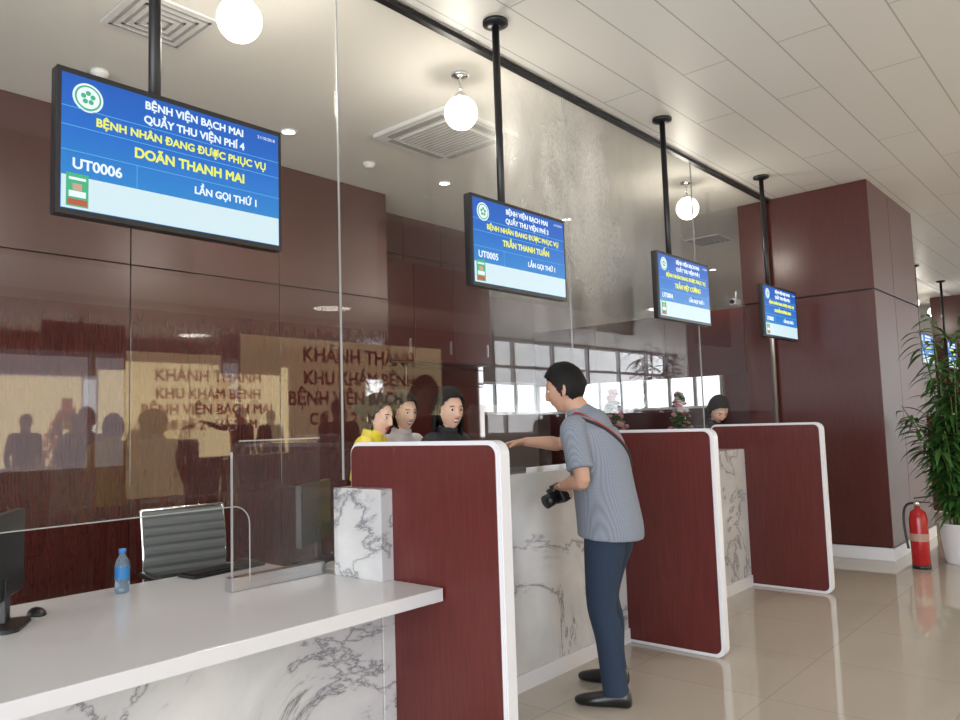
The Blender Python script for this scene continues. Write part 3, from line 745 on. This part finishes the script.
def on(ang,z,off=.006):
    a=math.radians(ang); d=Vector((math.cos(a),math.sin(a),0)); ax=Vector((.02+(z-1.0)*.16,0,z))
    h=bv.ray_cast(ax+d*.6,-d)
    return (h[0]+d*off) if h[0] is not None else ax+d*.17
path=[(60,1.48),(85,1.477),(110,1.45),(135,1.41),(155,1.365),(175,1.31),(195,1.25),(215,1.18),(235,1.11),(255,1.05),(275,1.01),(300,1.02),(330,1.09),(355,1.19),(15,1.31),(35,1.41)]
curve('strap_black',[on(a_,z_) for a_,z_ in path],.009,M['strapb'],mo,cyclic=True)
curve('strap_red',[on(a_,z_+.017,.007) for a_,z_ in path],.005,M['strapr'],mo,cyclic=True)
ce=empty('handheld_camera',(0,0,0)); ce.parent=mo; ce.location=(.255,.05,1.055); ce.rotation_euler=(.2,.35,1.0)
box('body',-.03,.03,-.065,.065,-.045,.045,M['black'],ce,.010,3)
box('prism_hump',-.025,.025,-.025,.025,.04,.062,M['black'],ce,.008)
bm=bmesh.new(); tube(bm,[(.02,0,-.003,.034,.034),(.06,0,-.003,.034,.034),(.062,0,-.003,.037,.037),(.10,0,-.003,.037,.037)],seg=24,sub=1); from_bm('lens',bm,M['black'],ce,True)

def wpose(**k):
    d=dict(pelvis=(0,0,.88),waist=(0,0,1.02),chest=(.01,0,1.20),shoulders=(0,0,1.33),neck=(.01,0,1.41),head=(.035,0,1.53),
     shL=(0,.155,1.32),elL=(-.02,.20,1.06),wrL=(.17,.16,.98),handL=((1,-.2,0),(0,-.3,-1),.4),
     shR=(0,-.155,1.32),elR=(-.02,-.20,1.06),wrR=(.17,-.16,.98),handR=((1,.2,0),(0,.3,-1),.4),
     hipL=(0,.08,.83),knL=(.02,.09,.46),anL=(-.02,.10,.085),hipR=(0,-.08,.83),knR=(.02,-.09,.46),anR=(-.02,-.10,.085)); d.update(k); return d
person('woman',(-3.56,3.72,0),math.radians(0),wpose(hyaw=-.25,hpitch=.0),M['dark'],M['dark'],M['skinw'],'long',True,smile=True,hs=1.10,sc=1.012)
person('woman.001',(-3.90,3.62,0),math.radians(0),wpose(hyaw=-.1,hpitch=.05),M['pink'],M['dark'],M['skinw'],'bun',True,smile=True,hs=1.06,sc=1.01)
person('woman.002',(-3.76,3.24,0),math.radians(30),wpose(hyaw=-.2,hpitch=.1,head=(.04,0,1.50)),M['yellow'],M['dark'],M['skinw'],'bun',True,hs=1.06,sc=1.01)
person('woman.003',(-3.60,7.98,0),math.radians(-25),wpose(hyaw=-.2,hpitch=.6,head=(.09,0,1.52)),M['dark'],M['dark'],M['skinw'],'long',True,hs=1.2)
def spose(**k):
    d=dict(pelvis=(0,0,.93),waist=(.0,0,1.08),chest=(.0,0,1.27),shoulders=(0,0,1.43),neck=(.01,0,1.515),head=(.03,.0,1.635),
     shL=(0,.185,1.425),elL=(-.03,.24,1.15),wrL=(.06,.24,.92),handL=((.2,0,-1),(0,-1,0),.3),
     shR=(0,-.185,1.425),elR=(-.03,-.24,1.15),wrR=(.06,-.24,.92),handR=((.2,0,-1),(0,1,0),.3),
     hipL=(0,.09,.88),knL=(.02,.11,.49),anL=(-.03,.12,.085),hipR=(0,-.09,.88),knR=(.02,-.11,.49),anR=(-.03,-.12,.085)); d.update(k); return d
up=spose(elL=(.08,.44,1.44),wrL=(.12,.68,1.52),handL=((.1,.9,.2),(0,0,-1),.25))
for n,(x,y,r,ps,sc) in enumerate([(1.2,7.65,math.pi,up,1.07),(1.7,6.1,.4,spose(),1.03),(1.9,8.75,1.0,spose(),1.05),(1.8,4.3,3.0,spose(),1.03),(1.3,10.4,.5,spose(),1.0),(2.2,5.2,1.3,spose(),1.03)]):
    person('bystander' if n==0 else f'bystander.{n:03d}',(x,y,0),r,ps,M['dark'],M['dark'],M['skin'],'short',det=0,sleeve='long',sc=sc)

# ------------------------------------------------------------------ banner (seen mirrored in the lacquered wall)
e=empty('event_banner',(4.8,8.9,0))
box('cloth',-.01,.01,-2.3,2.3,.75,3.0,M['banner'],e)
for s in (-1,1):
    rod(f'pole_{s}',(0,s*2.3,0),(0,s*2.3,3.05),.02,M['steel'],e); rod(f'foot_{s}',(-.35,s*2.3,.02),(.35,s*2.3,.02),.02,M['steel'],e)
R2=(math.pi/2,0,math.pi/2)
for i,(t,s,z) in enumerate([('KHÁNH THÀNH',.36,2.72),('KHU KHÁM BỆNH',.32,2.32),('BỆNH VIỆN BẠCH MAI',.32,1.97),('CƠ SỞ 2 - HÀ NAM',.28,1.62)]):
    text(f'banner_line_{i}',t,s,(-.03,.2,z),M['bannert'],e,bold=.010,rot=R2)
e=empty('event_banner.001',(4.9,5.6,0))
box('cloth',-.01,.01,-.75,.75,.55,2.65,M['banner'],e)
for s in (-1,1):
    rod(f'pole_{s}',(0,s*.75,0),(0,s*.75,2.7),.02,M['steel'],e); rod(f'foot_{s}',(-.35,s*.75,.02),(.35,s*.75,.02),.02,M['steel'],e)
def flower_stand(n,x,y,fm='orange',s=1):
    e=empty('flower_stand' if n==0 else f'flower_stand.{n:03d}',(x,y,0)); rnd=random.Random(5+n); e.scale=(s,s,s)
    for i in range(3):
        a=i*2.094; rod(f'leg_{i}',(.3*math.cos(a),.3*math.sin(a),0),(0,0,1.2),.015,M['cane'],e)
    w_=1.0 if fm=='orange' else .6; c_=160 if fm=='orange' else 80
    bm=bmesh.new()
    for i in range(c_):
        t=rnd.random(); a=rnd.uniform(0,6.28); rr=(.42*(1-t)+.05)*w_
        ball(bm,(rr*math.cos(a)*rnd.random()**.4,rr*math.sin(a)*rnd.random()**.4,.85+t*(1.0 if w_==1 else .85)),(.04,.04,.035))
    from_bm('flowers',bm,M[fm],e,True)
    bm=bmesh.new()
    for i in range(90):
        t=rnd.random(); a=rnd.uniform(0,6.28); ball(bm,(.38*w_*math.cos(a)*(1.1-t),.38*w_*math.sin(a)*(1.1-t),.75+.95*t),(.05,.05,.02))
    from_bm('foliage',bm,M['leaf'],e,True)
flower_stand(0,3.4,5.5,s=1.15); flower_stand(1,-5.6,11.2,'pinkf',1.08); flower_stand(2,-6.75,11.1,'pinkf',1.15)

# ------------------------------------------------------------------ plant, extinguishers
def plant():
    e=empty('potted_bamboo_plant',(-1.42,8.5,0))
    lathe('pot',[(0,0),(.15,0),(.16,.02),(.20,.36),(.21,.38),(.19,.38),(.18,.34),(0,.34)],M['wtrim'],e)
    lathe('soil',[(0,.345),(.18,.345)],M['soil'],e)
    rnd=random.Random(11); bm=bmesh.new(); bc=bmesh.new()
    for c_ in range(26):
        a=rnd.uniform(0,6.28); r0=rnd.uniform(.02,.12); H=rnd.uniform(1.1,2.35); lean=rnd.uniform(.05,.36)
        P=[]
        for k in range(7):
            t=k/6; P.append((math.cos(a)*(r0+lean*t*t),math.sin(a)*(r0+lean*t*t),.34+(H-.34)*t,.010-.006*t,.010-.006*t))
        tube(bc,P,seg=6,sub=2)
        for l in range(50):
            t=rnd.uniform(.15,1.0); i=min(int(t*6),5); q=t*6-i
            base=Vector(P[i][:3]).lerp(Vector(P[i+1][:3]),q)
            b=rnd.uniform(0,6.28); L=rnd.uniform(.14,.27); w=rnd.uniform(.016,.028); dz=rnd.uniform(.1,.6)
            d=Vector((math.cos(b),math.sin(b),dz)).normalized(); s=d.cross(Vector((0,0,1))).normalized()
            dr=rnd.uniform(.6,1.0); prev=None
            for k in range(6):
                u=k/5; p=base+d*(L*u)+Vector((0,0,-.9*L*u*u*dr)); ww=w*math.sin(math.pi*min(.97,u*.9+.08))
                cur=(bm.verts.new(p-s*ww),bm.verts.new(p+Vector((0,0,-ww*.4))),bm.verts.new(p+s*ww))
                if prev:
                    bm.faces.new((prev[0],prev[1],cur[1],cur[0])); bm.faces.new((prev[1],prev[2],cur[2],cur[1]))
                prev=cur
    for v in bm.verts:
        if v.co.x<-.48: v.co.x=-.48+(v.co.x+.48)*.2
    from_bm('leaves',bm,M['leaf'],e,True); from_bm('canes',bc,M['cane'],e,True)
plant()
def ext(n,x,y,s=1):
    e=empty('fire_extinguisher' if n==0 else f'fire_extinguisher.{n:03d}',(x,y,0)); e.scale=(s,s,s)
    lathe('cylinder',[(0,.005),(.06,.005),(.068,.02),(.068,.40),(.055,.45),(.022,.475),(.02,.50),(0,.50)],M['extred'],e)
    lathe('base_ring',[(.055,0),(.07,0),(.07,.03),(.055,.03)],M['black'],e)
    lathe('label',[(.0688,.22),(.0688,.28)],mat('ext_label',(.4,.25,.20),.5),e)
    lathe('valve',[(0,.49),(.022,.49),(.022,.53),(.012,.54),(0,.54)],M['chrome'],e)
    box('handle_lower',-.02,.10,-.012,.012,.525,.535,M['black'],e,.003); 
    o=box('handle_upper',-.02,.11,-.012,.012,.565,.575,M['black'],e,.003); o.rotation_euler=(0,-.15,0)
    curve('hose',[(-.02,0,.52),(-.08,0,.52),(-.11,.0,.42),(-.10,.0,.25),(-.085,0,.15)],.010,M['black'],e)
    lathe('gauge',[(0,0),(.016,0),(.016,.012),(0,.012)],M['chrome'],e,(0,-.03,.52)).rotation_euler=(math.pi/2,0,0)
ext(0,-1.70,8.06,1.14)
